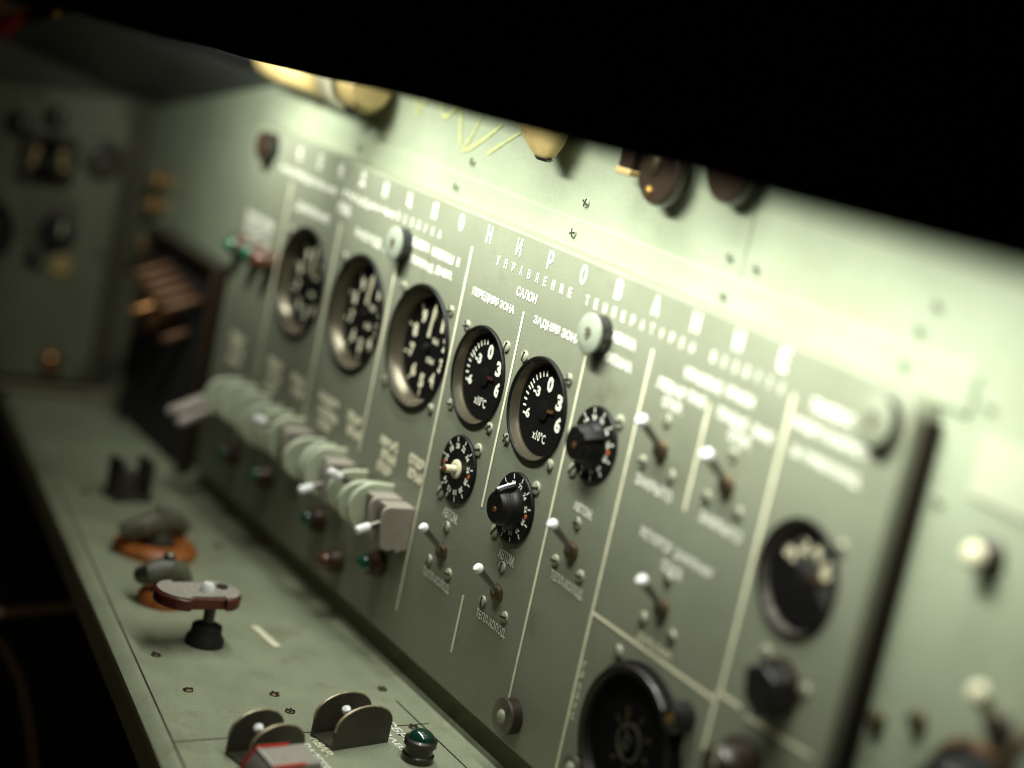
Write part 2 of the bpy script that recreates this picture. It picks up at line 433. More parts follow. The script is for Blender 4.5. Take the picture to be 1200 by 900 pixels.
letters('УПРАВЛЕНИЕ ТЕМПЕРАТУРОЙ ВОЗДУХА', -0.0565, 0.2355, 0.0308, 0.0032, 0.0058, weight=0.02)
text(panel, 'РАСПРЕДЕЛЕНИЕ', -0.357, 0.0272, LZ, 0.105, 0.0058, weight=0.02)
text(panel, 'ПОДАЧИ', -0.250, 0.0290, LZ, 0.084, 0.0058, weight=0.02)
letters('ВОЗДУХА', -0.2005, -0.1375, 0.0305, 0.0042, 0.0058, weight=0.006)
def lab(s, xa, xb, y, ht=0.0062, m='ink', **k): text(panel, s, (xa + xb) / 2, y, LZ, xb - xa, ht, m, **k)
lab('САЛОН', -0.0275, -0.003, 0.0182); lab('ПЕРЕДНЯЯ ЗОНА', -0.0797, -0.0255, 0.0053); lab('ЗАДНЯЯ ЗОНА', -0.0015, 0.0530, 0.0062)
lab('ДАВЛЕНИЕ', -0.3700, -0.3075, 0.0050, 0.0075, weight=0.03); lab('ЛЕВ.', -0.2970, -0.2740, 0.0185, 0.0075, weight=0.03)
lab('РАСХОД', -0.2600, -0.2180, 0.0060, 0.0075, weight=0.03); lab('1', -0.2110, -0.2085, 0.0060, 0.007)
lab('ВЫСОТА', -0.1720, -0.1475, 0.0185); lab('КАБИНЫ', -0.1425, -0.1125, 0.0182); lab('И', -0.1075, -0.1040, 0.0186)
lab('ПЕРЕПАД', -0.1695, -0.1370, 0.0064); lab('ДАВЛ.', -0.1335, -0.1095, 0.0074)
lab('КАБИНА', 0.0790, 0.1075, 0.0182); lab('ЭКИПАЖА', 0.0755, 0.1085, 0.0055)
lab('УПРАВЛЕНИЕ', 0.1560, 0.1900, 0.0168, weight=0.03); lab('КРАНОМ', 0.1945, 0.2172, 0.0174, weight=0.03)
lab('ЛЕВАЯ', 0.1345, 0.1605, 0.0054, weight=0.03); lab('ЛИНИЯ', 0.1633, 0.1795, 0.0060, weight=0.03); lab('ОТКР.', 0.1430, 0.1620, -0.0030, weight=0.03)
lab('ПРАВАЯ', 0.1912, 0.2166, 0.0048, weight=0.03); lab('ЛИНИЯ', 0.2212, 0.2382, 0.0046, weight=0.03); lab('ОТКР.', 0.2042, 0.2235, -0.0032, weight=0.03)
lab('ЗАКРЫТО', 0.1352, 0.1702, -0.0498, weight=0.02); lab('ЗАКРЫТО', 0.1967, 0.2330, -0.0500, weight=0.02)
lab('РЕГУЛЯТОР', 0.1508, 0.1806, -0.0756, weight=0.02); lab('ДАВЛЕНИЯ', 0.1838, 0.2176, -0.0762, weight=0.02); lab('ОСНОВ.', 0.1750, 0.1948, -0.0852, weight=0.02)
lab('ДУБЛИР.', 0.1690, 0.2030, -0.1292, 0.0058, 'ink_warm')
lab('АВТОМ.', -0.0585, -0.0388, -0.1367, 0.0066, 'ink', weight=0.015); lab('АВТОМ.', 0.0163, 0.0355, -0.1376, 0.0066, 'ink', weight=0.015); lab('АВТОМ.', 0.0832, 0.1036, -0.0836, 0.0058)
lab('ТЕПЛ-ХОЛОД.', -0.0680, -0.0308, -0.1819, 0.0066, 'ink', weight=0.012); lab('ТЕПЛ-ХОЛОД.', 0.0060, 0.0430, -0.1817, 0.0066, 'ink', weight=0.012); lab('ТЕПЛ-ХОЛОД.', 0.0758, 0.1118, -0.1295, 0.0066, 'ink', weight=0.012)
lab('ТЕМПЕРАТ.', 0.2600, 0.2925, 0.0294, weight=0.03); lab('ВОЗДУХА В МАГИСТР.', 0.2505, 0.3095, 0.0177, weight=0.03); lab('ЗА ТУРБОХОЛОД.', 0.2540, 0.3060, 0.0037, weight=0.03)
# labels above the row of guards
for xs_, words in ((-0.1057, ('ОТКР', 'КРАН')), (-0.1480, ('ЛЕВЫЙ', 'КРАН', 'ОТКР')), (-0.2050, ('ПРАВ', 'КРАН')), (-0.2500, ('НАДДУВ', 'САЛОНА', 'ОТКР')), (-0.3080, ('КРАН', 'ОТКР')), (-0.3540, ('ОТБОР', 'ВОЗД.', 'ОТКР')), (-0.4340, ('ОТБОР', 'ВОЗД.', 'ЛЕВЫЙ'))):
    for i, s in enumerate(words):
        text(panel, s, xs_ + 0.003 * (i % 2), -0.1190 - 0.0092 * i, LZ, 0.0056 * len(s), 0.0078, 'ink_warm', weight=0.09)
for i, s in enumerate(('ПЕРЕГРЕВ', 'ВОЗДУХА', 'ОТКАЗ')):
    text(panel, s, -0.4330, -0.0200 - 0.0085 * i, LZ, 0.0560, 0.0066, 'ink', weight=0.03)
for i, s in enumerate('ГРАДУС'):
    text(panel, s, 0.1283, -0.1645 - 0.0062 * i, LZ, 0.0032, 0.0046, 'ink_warm')

# ------------------------------------------------------------------ round gauges
def put_text(parent, s, x, y, z, wd, ht, m='ink', rot=0.0, weight=0.02, name='numeral'):
    return text(parent, s, x, y, z, wd, ht, m, name, rot, weight)
def ring_text(parent, items, rad, z, ht, wd, m='ink', radial=True, weight=0.02):
    for s, deg in items:
        a = R(90 - deg)
        put_text(parent, s, rad * math.cos(a), rad * math.sin(a), z, wd * (len(s) if s != '1' else 0.5), ht, m, R(-deg) if radial else 0, weight)
def ticks(parent, degs, r0, r1, z, wd, m='ink', name='tick'):
    for d in degs:
        a = R(90 - d); c, s = math.cos(a), math.sin(a); q = wd / 2
        g = G(); g.add([(r0 * c - q * s, r0 * s + q * c, z), (r0 * c + q * s, r0 * s - q * c, z), (r1 * c + q * s, r1 * s - q * c, z), (r1 * c - q * s, r1 * s + q * c, z)], [(0, 1, 2, 3)])
        obj(name, g, m, parent, smooth=False)
def gauge(label, x, z, r, depth, group, screws, ring=0.80, ringmat='ring_metal', proud=0.0022):
    t = on_panel('round_gauge', label, 'gauge', x, z, group)
    g = G()
    g.lathe([(r, 0.0), (r, proud * 0.6), (r * 0.985, proud), (r * 0.950, proud), (r * 0.938, proud * 0.5), (r * 0.938, -0.001)], 72, close=False)
    obj('bezel', g, 'knob_black', t)
    g = G()
    g.lathe([(r * 0.9378, 0.0008), (r * 0.925, -depth * 0.25), (r * (ring + 0.03), -depth * 0.92), (r * ring, -depth)], 72, close=False)
    obj('inner_ring', g, ringmat, t)
    g = G(); g.lathe([(r * 0.90, -depth - 0.002), (r * 0.90, -depth - 0.0002)], 64)
    dial = obj('dial', g, 'dial_black', t, smooth=False)
    for sx, sy in screws: screw(t, sx, sy, 0.0, 0.0036, cross=random.random() < 0.5)
    g = G(); g.lathe([(r * 0.93, 0.0000), (r * 0.93, 0.0006)], 48)
    obj('glass', g, 'dial_glass', t, smooth=False)
    return t, dial, -depth + 0.0002
GR = 'round gauges set in the panel'
sq = lambda a, b=None: [(-a, (b or a)), (a, (b or a)), (-a, -(b or a)), (a, -(b or a))]
# two temperature gauges
for x, z, lab_, nd, nm in ((-0.0512, -0.0437, 'left of the two sharp black gauges marked x10°C, its inner mark dull red', 83, 'needle_red'),
                      (0.0238, -0.0439, 'right of the two sharp black gauges marked x10°C, its inner mark amber', 80, 'copper')):
    t, d, dz = gauge(lab_, x, z, 0.0325, 0.0046, GR, sq(0.0262, 0.0264), 0.86)
    for s_, px, py, wd in (('0', 0.0012, 0.0165, 0.0060), ('3', 0.0148, 0.0088, 0.0060), ('6', 0.0182, -0.0038, 0.0060), ('-3', -0.0118, 0.0092, 0.0072), ('-6', -0.0182, -0.0062, 0.0072)):
        put_text(d, s_, px, py, dz, wd * 1.12, 0.0100 if len(s_) == 1 else 0.0066, weight=0.05)
    put_text(d, 'x10°C', 0.0010, -0.0162, dz, 0.0150, 0.0062, weight=0.02, name='lettering')
    ticks(d, (-97, -87, -77, -67, -52, -42, -32, -22, -12), 0.0205, 0.0240, dz, 0.0013)
    ticks(d, (-60,), 0.0190, 0.0240, dz, 0.0015)
    g = G(); a = R(90 - nd)
    g.add([(0.006 * math.cos(a) - 0.001 * math.sin(a), 0.006 * math.sin(a) + 0.001 * math.cos(a), dz + 0.0015), (0.006 * math.cos(a) + 0.001 * math.sin(a), 0.006 * math.sin(a) - 0.001 * math.cos(a), dz + 0.0015),
           (0.0125 * math.cos(a) + 0.001 * math.sin(a), 0.0125 * math.sin(a) - 0.001 * math.cos(a), dz + 0.0015), (0.0125 * math.cos(a) - 0.001 * math.sin(a), 0.0125 * math.sin(a) + 0.001 * math.cos(a), dz + 0.0015)], [(0, 1, 2, 3)])
    g.v += [(p[0], p[1], p[2] - 0.0005) for p in g.v[:4]]; g.f += [(4, 7, 6, 5), (0, 4, 5, 1), (1, 5, 6, 2), (2, 6, 7, 3), (3, 7, 4, 0)]
    obj('needle', g, nm, t, smooth=False)
    g = G(); g.lathe([(0.0062, dz), (0.0062, dz + 0.001), (0.005, dz + 0.0012), (0.0003, dz + 0.0014)], 24)
    obj('hub', g, 'dial_black', t)
def needle(t, dz, deg, r0, r1, w0, w1, m='cream_plastic', hub=0.004):
    a = R(90 - deg); c, s = math.cos(a), math.sin(a)
    g = G(); zt = dz + 0.0022
    P_ = [(r0, w0), (r1, w1), (r1, -w1), (r0, -w0)]
    top = [(r * c - w_ * s, r * s + w_ * c, zt) for r, w_ in P_]
    g.add(top + [(p[0], p[1], p[2] - 0.0006) for p in top], [(0, 1, 2, 3), (4, 7, 6, 5), (0, 4, 5, 1), (1, 5, 6, 2), (2, 6, 7, 3), (3, 7, 4, 0)])
    obj('needle', g, m, t, smooth=False)
    g = G(); g.lathe([(hub, dz), (hub, dz + 0.0026), (hub * 0.7, dz + 0.0034), (hub * 0.03, dz + 0.0036)], 24)
    obj('hub', g, 'black_enamel', t)
# three larger gauges
for k, (x, z, lab_, nd) in enumerate(((-0.1369, -0.0471, 'large black gauge with digits all round, nearest the two small temperature gauges', 6),
                                  (-0.2357, -0.0482, 'large blurred black gauge, middle one of the three with bright lower rims', 8),
                                  (-0.3368, -0.0490, 'large blurred black gauge, farthest left of the three, below a label', 8))):
    t, d, dz = gauge(lab_, x, z, 0.0430, 0.0085, GR, [(0.0350, 0.0335), (0.0350, -0.0335), (-0.0350, -0.0335), (-0.0350, 0.0335)] if k == 0 else [(-0.0350, 0.0335)], 0.82)
    ring_text(d, [(str(i), 36 * i) for i in range(10)], 0.0232, dz, 0.0098, 0.0062, 'ink_warm', False, 0.05)
    ticks(d, [36 * i for i in range(10)], 0.0290, 0.0335, dz, 0.0013, 'ink_warm')
    put_text(d, 'ВЫС', 0.0085, 0.0065, dz, 0.0085, 0.0040, 'ink_warm', name='lettering', weight=0.03)
    put_text(d, 'КМ', 0.0060, -0.0075, dz, 0.0095, 0.0040, 'ink_warm', name='lettering', weight=0.03)
    needle(t, dz, nd, 0.0075, 0.0300, 0.0019, 0.0010, hub=0.0030)
# gauge at the right edge
t, d, dz = gauge('small dark gauge near the right edge with cream digits across its upper half', 0.2804, -0.0529, 0.0294, 0.0060, GR, sq(0.0240)[1:2], 0.84, 'dull_steel')
g = G(); g.lathe([(0.0245, dz), (0.0245, dz + 0.0004)], 48); obj('scale_plate', g, 'dial_grey', t, smooth=False)
for s_, px, py, sz in (('0', -0.0150, 0.0050, 1.7), ('2', -0.0060, 0.0150, 1.25), ('4', 0.0040, 0.0155, 1.25), ('6', 0.0130, 0.0085, 1.35)):
    put_text(d, s_, px, py, dz + 0.0008, 0.0055 * sz, 0.0078 * sz, 'cream_plastic', weight=0.05)
g = G(); g.prism([(0.0245 * math.cos(R(a)), 0.0245 * math.sin(R(a))) for a in range(165, 331, 11)] + [(0.006, 0.000), (-0.006, 0.003)], dz + 0.0005, dz + 0.0030)
obj('mask', g, 'dial_black', t, smooth=False)
needle(t, dz, 75, 0.002, 0.016, 0.0012, 0.0005, 'brass')
# big raised regulator gauge at the lower edge
t = on_panel('pressure_regulator', 'big raised black dial instrument with a side button at the bottom edge', 'gauge', 0.1860, -0.1850, None)
r = 0.0430
g = G(); g.lathe([(r * 1.04, 0), (r * 1.04, 0.003), (r, 0.004), (r, 0.0055), (r * 0.97, 0.0070), (r * 0.91, 0.0070), (r * 0.885, 0.0060), (r * 0.86, 0.0012)], 72, close=False)
obj('bezel', g, 'knob_black', t)
g = G(); g.lathe([(r * 0.985, 0.0066), (r * 0.975, 0.0074), (r * 0.965, 0.0072)], 72, close=False); g.lathe([(r * 0.905, 0.0071), (r * 0.895, 0.0072), (r * 0.885, 0.0064)], 72, close=False)
obj('worn_rim', g, 'brown_bakelite', t)
g = G(); g.lathe([(r * 0.87, 0.0004), (r * 0.87, 0.0014)], 64); d = obj('dial', g, 'dial_black', t, smooth=False)
ring_text(d, [(str(i), -60 + 40 * i) for i in range(8)], 0.0165, 0.0018, 0.0052, 0.0034, 'old_brass', True, 0.02)
g = G(); g.lathe([(0.011, 0.0016), (0.011, 0.0030), (0.0095, 0.0030), (0.0095, 0.0016)], 32, (0, 0, 0), False); obj('inner_dial', g, 'olive_metal', t)
needle(t, 0.002, -20, 0.002, 0.020, 0.0007, 0.0004, 'old_brass')
g = G(); g.lathe([(0.0085, 0), (0.0085, 0.009), (0.0065, 0.011), (0.004, 0.011), (0.0035, 0.0095), (0.0003, 0.0095)], 32, (0.0385, 0.0330, 0)); obj('button', g, 'black_enamel', t)
g = G(); g.dome(0.0033, 0.002, 0.0096, c=(0.0385, 0.0330, 0)); obj('button_cap', g, 'brass', t)
screw(t, -0.0300, 0.0405, 0, 0.0040)

# ------------------------------------------------------------------ temperature selector knobs
def selector(label, x, z, kind):
    t = on_panel('selector_knob', label, 'knob', x, z, 'temperature selector knobs')
    g = G(); g.lathe([(0.0222, 0), (0.0222, 0.0012), (0.0215, 0.0020), (0.0003, 0.0020)], 64)
    d = obj('dial', g, 'knob_black', t)
    nums = [('16', -75), ('18', -45), ('20', -15), ('22', 15), ('24', 45), ('26', 75), ('28', 105), ('30', 135), ('10', 165), ('12', -165), ('14', -135), ('15', -105)]
    ring_text(d, nums, 0.0150, 0.0022, 0.0036, 0.0022, 'ink', True, 0.03)
    ticks(d, [a for _, a in nums], 0.0178, 0.0209, 0.0022, 0.0008, 'ink')
    for a, mm in ((90, 'orange_paint'), (-90, 'orange_paint')):
        g = G(); g.lathe([(0.0014, 0.0019), (0.0014, 0.0024)], 14, (0.0165 * math.cos(R(90 - a)), 0.0165 * math.sin(R(90 - a)), 0)); obj('index_dot', g, mm, d, smooth=False)
    screw(t, 0.0183, 0.0190, 0, 0.0042, ang=0.3); screw(t, -0.0160, -0.0205, 0, 0.0042, ang=0.9)
    if kind == 'shaft':
        g = G(); g.lathe([(0.0062, 0.002), (0.0062, 0.0028), (0.0050, 0.0034), (0.0032, 0.0034)], 32, close=False); obj('washer', g, 'cream_plastic', t)
        g = G(); g.lathe([(0.0026, 0.002), (0.0026, 0.0100), (0.0020, 0.0106), (0.0002, 0.0106)], 24); obj('shaft', g, 'cream_plastic', t)
        g = G(); g.lathe([(0.0022, 0.0105), (0.0020, 0.0122), (0.0002, 0.0124)], 24); obj('shaft_tip', g, 'copper', t)
    else:
        g = G(); g.lathe([(0.0140, 0.002), (0.0140, 0.0036), (0.0118, 0.0050), (0.0108, 0.0075), (0.0102, 0.0136), (0.0092, 0.0148), (0.0002, 0.0150)], 40); k = obj('knob', g, 'knob_black', t)
        rot = R(18 if kind == 'up' else 70)
        g = G(); g.prism([(-0.0125, 0.0022), (0.0022, 0.0022)] and [(0.0, 0.003), (0.0150, 0.003), (0.0150, 0.0050), (0.0128, 0.0128), (0.0110, 0.0154), (0.0, 0.0154)], -0.0030, 0.0030, 'x')
        # outline in (y, z): a fin pointing to local +y
        obj('pointer_fin', g, 'knob_black', t, rot=(0, 0, -rot + R(18)), bevel=0.0006)
        if kind == 'up':
            g = G(); g.tube([(0, 0.0158, 0.0040), (0, 0.0136, 0.0110), (0, 0.0116, 0.0158)], 0.00075, 8)
            obj('index_line', g, 'white_tip', t, rot=(0, 0, -rot + R(18)))
        g = G(); g.lathe([(0.0020, 0.0149), (0.0018, 0.0156), (0.0002, 0.0156)], 16, (0.001, -0.001, 0)); obj('set_screw', g, 'copper', t)
        g = G()
        for rr, zz in ((0.0106, 0.0092), (0.0104, 0.0110)):
            g.lathe([(rr + 0.0001, zz), (rr + 0.0005, zz + 0.0004), (rr, zz + 0.0008)], 40, close=False)
        obj('grip_ring', g, 'brown_bakelite', t)
    return t
selector('black numbered dial with a bare cream shaft and no knob, below left gauge', -0.0505, -0.1060, 'shaft')
selector('black knob with a white index line on a numbered dial, below right gauge', 0.0230, -0.1067, 'up')
selector('black knob on a speckled numbered dial, right of the two temperature gauges', 0.0905, -0.0447, 'side')

# ------------------------------------------------------------------ toggle switches
def toggle(label, x, z, scr=((-0.0012, 0.0165), (-0.0143, -0.0112), (0.0132, -0.0105)), up=0.0165, out=0.019, group='toggle switches with three screws'):
    t = on_panel('toggle_switch', label, 'switch', x, z, group)
    g = G(); g.lathe([(0.0058, 0), (0.0058, 0.0010), (0.0050, 0.0016)], 28, close=False); g.lathe([(0.0050, 0.0012), (0.0050, 0.0030), (0.0034, 0.0038), (0.0003, 0.0038)], 28)
    obj('collar', g, 'old_brass', t)
    g = G(); d = Vector((0, up, out)); g.tube([Vector((0, 0, 0.002)), d * 0.3, d * 0.75, d * 0.93], [0.0021, 0.0019, 0.0023, 0.0024], 16)
    obj('lever', g, 'dull_steel', t)
    g = G(); g.tube([d * 0.86, d * 0.90, d * 0.97, d * 1.02, d * 1.04], [0.0026, 0.0032, 0.0034, 0.0027, 0.0008], 16)
    obj('tip', g, 'white_tip', t)
    for sx, sy in scr: screw(t, sx, sy, 0, 0.0036, cross=random.random() < 0.3, ang=random.choice((1.4, 1.6, 0.2)))
    return t
toggle('steel toggle switch under the bare cream shaft dial', -0.0490, -0.1615)
toggle('steel toggle switch under the knob with the white index line', 0.0250, -0.1612)
toggle('steel toggle switch under the speckled dial knob', 0.0918, -0.1090)
toggle('blurred toggle switch left of the short vertical line, upper right area', 0.1522, -0.0285)
toggle('blurred toggle switch right of the short vertical line, upper right area', 0.2128, -0.0285)
toggle('blurred toggle switch just above the long slanting horizontal line', 0.1845, -0.1075)

# ------------------------------------------------------------------ quarter-turn fasteners
def fastener(label, x, z, h, m='cap_paint', r=0.0118, cross=False, cap=None):
    t = on_panel('panel_fastener', label, 'fastener', x, z, 'round fasteners of the panel')
    g = G(); g.lathe([(r * 0.98, 0), (r * 0.98, h * 0.85)], 40); obj('body', g, 'black_enamel' if m == 'cap_paint' else 'brown_bakelite', t)
    g = G(); g.lathe([(r, h * 0.80), (r, h * 0.94), (r * 0.93, h), (r * 0.3, h), (r * 0.26, h - 0.0012), (r * 0.02, h - 0.0012)], 40); obj('cap', g, cap or m, t)
    if m == 'cap_paint':
        g = G(); g.tube([(-0.0022, -0.0018, h + 0.0001), (0.0022, 0.0018, h + 0.0001)], 0.0007, 6); g.tube([(-0.0012, -0.0032, h), (0.0016, -0.0026, h)], 0.0005, 6); obj('slot', g, 'copper', t)
    else:
        g = G(); g.dome(0.0046, 0.003, h - 0.001, n=20); obj('stud', g, 'screw_metal', t)
    return t
fastener('pale green round fastener cap covering the end of ЗАДНЯЯ ЗОНА', 0.0725, 0.0155, 0.0100)
fastener('pale green round fastener cap above the space between two big gauges', -0.1830, 0.0135, 0.0100)
fastener('blurred fastener cap in the top left corner of the panel', -0.4330, 0.0400, 0.0110, cap='brown_bakelite')  # brown cap: the shade in this corner is put into its colour
fastener('blurred fastener cap in the top right corner of the panel', 0.3120, 0.0362, 0.0085, cap='panel_paint')
fastener('brown rimmed steel fastener at the lower end of a separator line', 0.0700, -0.2225, 0.0085, 'dull_steel', 0.0112)
fastener('brown rimmed fastener left of the big raised dial at the bottom edge', 0.1500, -0.2180, 0.0100, 'dull_steel', 0.0085)

# dark square knob below the right gauge
t = on_panel('square_selector', 'dark angular knob below the small gauge near the right edge', 'knob', 0.2880, -0.1075)
g = G(); g.prism([(-0.0125, 0.006), (-0.002, 0.0125), (0.011, 0.0085), (0.0125, -0.004), (0.003, -0.0150), (-0.0085, -0.0080)], 0.0, 0.0150); obj('cap', g, 'black_enamel', t, bevel=0.0015)
g = G(); g.lathe([(0.0150, 0), (0.0150, 0.0015), (0.013, 0.0022)], 32, close=True); obj('skirt', g, 'brown_bakelite', t)
screw(t, 0.0170, 0.006, 0, 0.0034); screw(t, -0.0160, 0.012, 0, 0.0034)
t = on_panel('rotary_knob', 'dark round knob cut by the bottom edge, under the short slanting line', 'knob', 0.2750, -0.1560)
g = G(); g.lathe([(0.0160, 0), (0.0160, 0.004), (0.0125, 0.007), (0.0115, 0.016), (0.0100, 0.018), (0.0003, 0.018)], 36); obj('body', g, 'brown_bakelite', t)
g = G(); g.box(-0.001, 0.001, 0.001, 0.0105, 0.0178, 0.0184); obj('index_line', g, 'cream_plastic', t, smooth=False)

# ------------------------------------------------------------------ row of switch guards and their levers
def dshape(hh, D, n=12):
    """outline in (local y, local z): flat on the panel, rounded outwards"""
    p = [(-hh, 0.0)]
    for i in range(n + 1):
        a = R(-90 + 180 * i / n); p.append((hh * math.sin(a), D * 0.42 + D * 0.58 * math.cos(a)))
    p.append((hh, 0.0)); return p
ORD = ['rightmost', 'second', 'third', 'fourth', 'fifth', 'sixth', 'seventh', 'eighth', 'ninth', 'tenth', 'eleventh', 'twelfth', 'thirteenth', 'fourteenth', 'fifteenth']
gx = [(-0.0955, 'm'), (-0.1145, 'm'), (-0.1310, 'g'), (-0.1500, 'g'), (-0.1690, 'g'), (-0.1900, 'm'), (-0.2080, 'g'), (-0.2260, 'g'), (-0.2440, 'g'), (-0.2660, 'm'), (-0.2860, 'g'), (-0.3060, 'g'), (-0.3280, 'g'), (-0.3520, 'g'), (-0.3800, 'g'), (-0.4080, 'g')]
cnt = {'m': 0, 'g': 0}
for x, k in gx:
    i = cnt[k]; cnt[k] += 1
    word = 'mauve-grey square' if k == 'm' else 'pale green rounded'
    lab_ = ('rightmost %s guard plate in the row of switch guards' % word) if i == 0 else '%s %s guard plate from the right in the guard row' % (ORD[i], word)
    t = on_panel('switch_guard', lab_, 'switch guard', x, -0.1615, 'switch guards along the panel')
    if k == 'm':
        out = [(-0.0165, 0.0), (-0.0165, 0.0040), (-0.0185, 0.0075), (-0.0160, 0.0110), (-0.0175, 0.0150), (-0.0155, 0.0205), (-0.0130, 0.0220), (0.0090, 0.0242), (0.0120, 0.0230), (0.0136, 0.0200), (0.0136, 0.0)]
        g = G(); g.prism(out, -0.0016, 0.0016, 'x'); obj('plate', g, 'mauve_plastic', t, bevel=0.0007)
        g = G(); g.box(-0.014, -0.0016, 0.0106, 0.0134, 0.0, 0.020); obj('top_flange', g, 'mauve_plastic', t, bevel=0.0006)
    else:
        g = G(); g.prism(dshape(0.0180, 0.0295), -0.0021, 0.0021, 'x'); obj('plate', g, 'mint_plastic', t, bevel=0.0008, rot=(R(random.uniform(-5, 5)), R(random.uniform(-10, 10)), R(random.uniform(-4, 4))))
        t.scale = (1, random.uniform(0.86, 1.05), random.uniform(0.82, 1.06)); t.location.z += random.uniform(-0.0025, 0.0015)
for lab_, x, z, up in (('white tipped lever beside the rightmost mauve guard plate, pointing down', -0.1050, -0.1560, -0.013),
                   ('white tipped lever among the pale green guards, pointing up', -0.1600, -0.1600, 0.015),
                   ('white tipped lever below the middle mauve guard plate, pointing down', -0.1990, -0.1600, -0.013),
                   ('white tipped lever beside the far mauve guard plate, pointing up', -0.2960, -0.1600, 0.012)):
    t = on_panel('guarded_lever', lab_, 'switch', x, z, 'levers between the switch guards')
    d = Vector((0, up, 0.036))
    g = G(); g.tube([Vector((0, 0, 0)), d * 0.4, d * 0.75], [0.0022, 0.0020, 0.0024], 14); obj('lever', g, 'dull_steel', t)
    g = G(); g.tube([d * 0.72, d * 0.76, d * 0.97, d * 1.0], [0.0028, 0.0032, 0.0032, 0.0018], 16); obj('tip', g, 'white_tip', t)
    g = G(); g.lathe([(0.0060, 0), (0.0060, 0.003), (0.0045, 0.0045), (0.0003, 0.0045)], 24); obj('collar', g, 'brass', t)

# signal lamps below the guards and under the far label
def lamp(label, x, z, r=0.0075, lens='lamp_green', group='green signal lamps below the guards'):
    t = on_panel('signal_lamp', label, 'lamp', x, z, group)
    g = G(); g.lathe([(r * 1.25, 0), (r * 1.25, 0.004), (r * 1.1, 0.006), (r * 1.05, 0.010), (r * 0.9, 0.011), (r * 0.85, 0.009)], 32, close=False); obj('socket', g, 'lamp_socket', t)
    g = G(); g.dome(r * 0.92, 0.0085, 0.009); obj('lens', g, lens, t)
    return t
lamp('green signal lamp below the guards, nearest the separator line', -0.1270, -0.1995)
lamp('green signal lamp below the guards, second from the right', -0.2260, -0.2030)
lamp('faint green signal lamp below the guards, third from the right', -0.3280, -0.2040)
lamp('hardly visible green signal lamp below the guards, farthest left', -0.3970, -0.2070)
lamp('dull red signal lamp low on the panel between two green lamps', -0.1860, -0.2200, 0.0070, 'red_glass', None)
for i, (x, lens, lab_) in enumerate(((-0.4560, 'lamp_green', 'small green lamp left of the far lamp pair under a three-line label'), (-0.4220, 'lamp_green', 'small green lamp in the middle under the far three-line label'), (-0.3960, 'red_glass', 'small orange-red lamp under the far three-line label'))):
    lamp(lab_, x, -0.0462, 0.0078, lens, 'small lamps under the far label')
g = None
for i, (x, z) in enumerate(((-0.4560, -0.1720), (-0.4440, -0.1680), (-0.4320, -0.1740))):
    t = on_panel('pink_lever', '%s of three pale pink levers at the lower left end of the panel' % ('left', 'middle', 'right')[i], 'switch', x, z, 'pale pink levers')
    g = G(); d = Vector((0, -0.020, 0.040)); g.tube([Vector((0, 0, 0)), d * 0.5, d * 0.95, d], [0.0034, 0.0038, 0.0040, 0.0022], 18); obj('handle', g, 'pink_plastic', t)
    g = G(); g.lathe([(0.0075, 0), (0.0075, 0.003), (0.0055, 0.005)], 24); obj('collar', g, 'dull_steel', t)

# ------------------------------------------------------------------ left black switch box
t = on_panel('breaker_box', 'black open switch box with brown rim at the far left of the panel', 'switch box', -0.588, -0.168)
g = G(); g.prism(rrect(-0.083, 0.083, -0.090, 0.090, 0.004), -0.0175, -0.0040); obj('back_plate', g, 'black_matte', t, smooth=False)
g = G()
for a in ((-0.086, 0.086, 0.088, 0.0945), (-0.086, -0.0805, -0.092, 0.0878), (0.0805, 0.086, -0.092, 0.0878)):
    g.box(a[0], a[1], a[2], a[3], -0.0174, 0.004)
obj('rim', g, 'brown_bakelite', t, bevel=0.001)
brow = [(-0.612, -0.0955, 0), (-0.591, -0.0985, 0), (-0.571, -0.1015, 0), (-0.551, -0.1045, 0), (-0.530, -0.108, 0), (-0.605, -0.128, 0), (-0.580, -0.136, 1), (-0.545, -0.141, 2)]
for i, (x, z, kd) in enumerate(brow):
    lab_ = '%s brown lever of the upper row in the black box' % ('first', 'second', 'third', 'fourth', 'fifth')[i] if i < 5 else ('brown lever alone below the upper row in the black box', 'short bright copper lever in the middle of the black box', 'dim brown lever at the right below the upper row in the black box')[i - 5]
    t = on_panel('box_lever', lab_, 'switch', x, z, 'brown levers in the black box', y=0.0035)
    ln = 0.036 if kd == 0 else 0.026
    g = G(); d = Vector((0, -0.42 * ln, ln)); rr = 0.0052 if kd != 1 else 0.0070
    g.tube([Vector((0, 0, 0)), d * 0.3, d * 0.93, d], [rr * 0.8, rr, rr, rr * 0.7], 18); obj('handle', g, 'dark_copper' if i < 5 or kd == 2 else 'copper', t)
    g = G(); g.lathe([(rr * 1.3, 0), (rr * 1.3, 0.003), (rr, 0.0045)], 24); obj('collar', g, 'black_enamel', t)

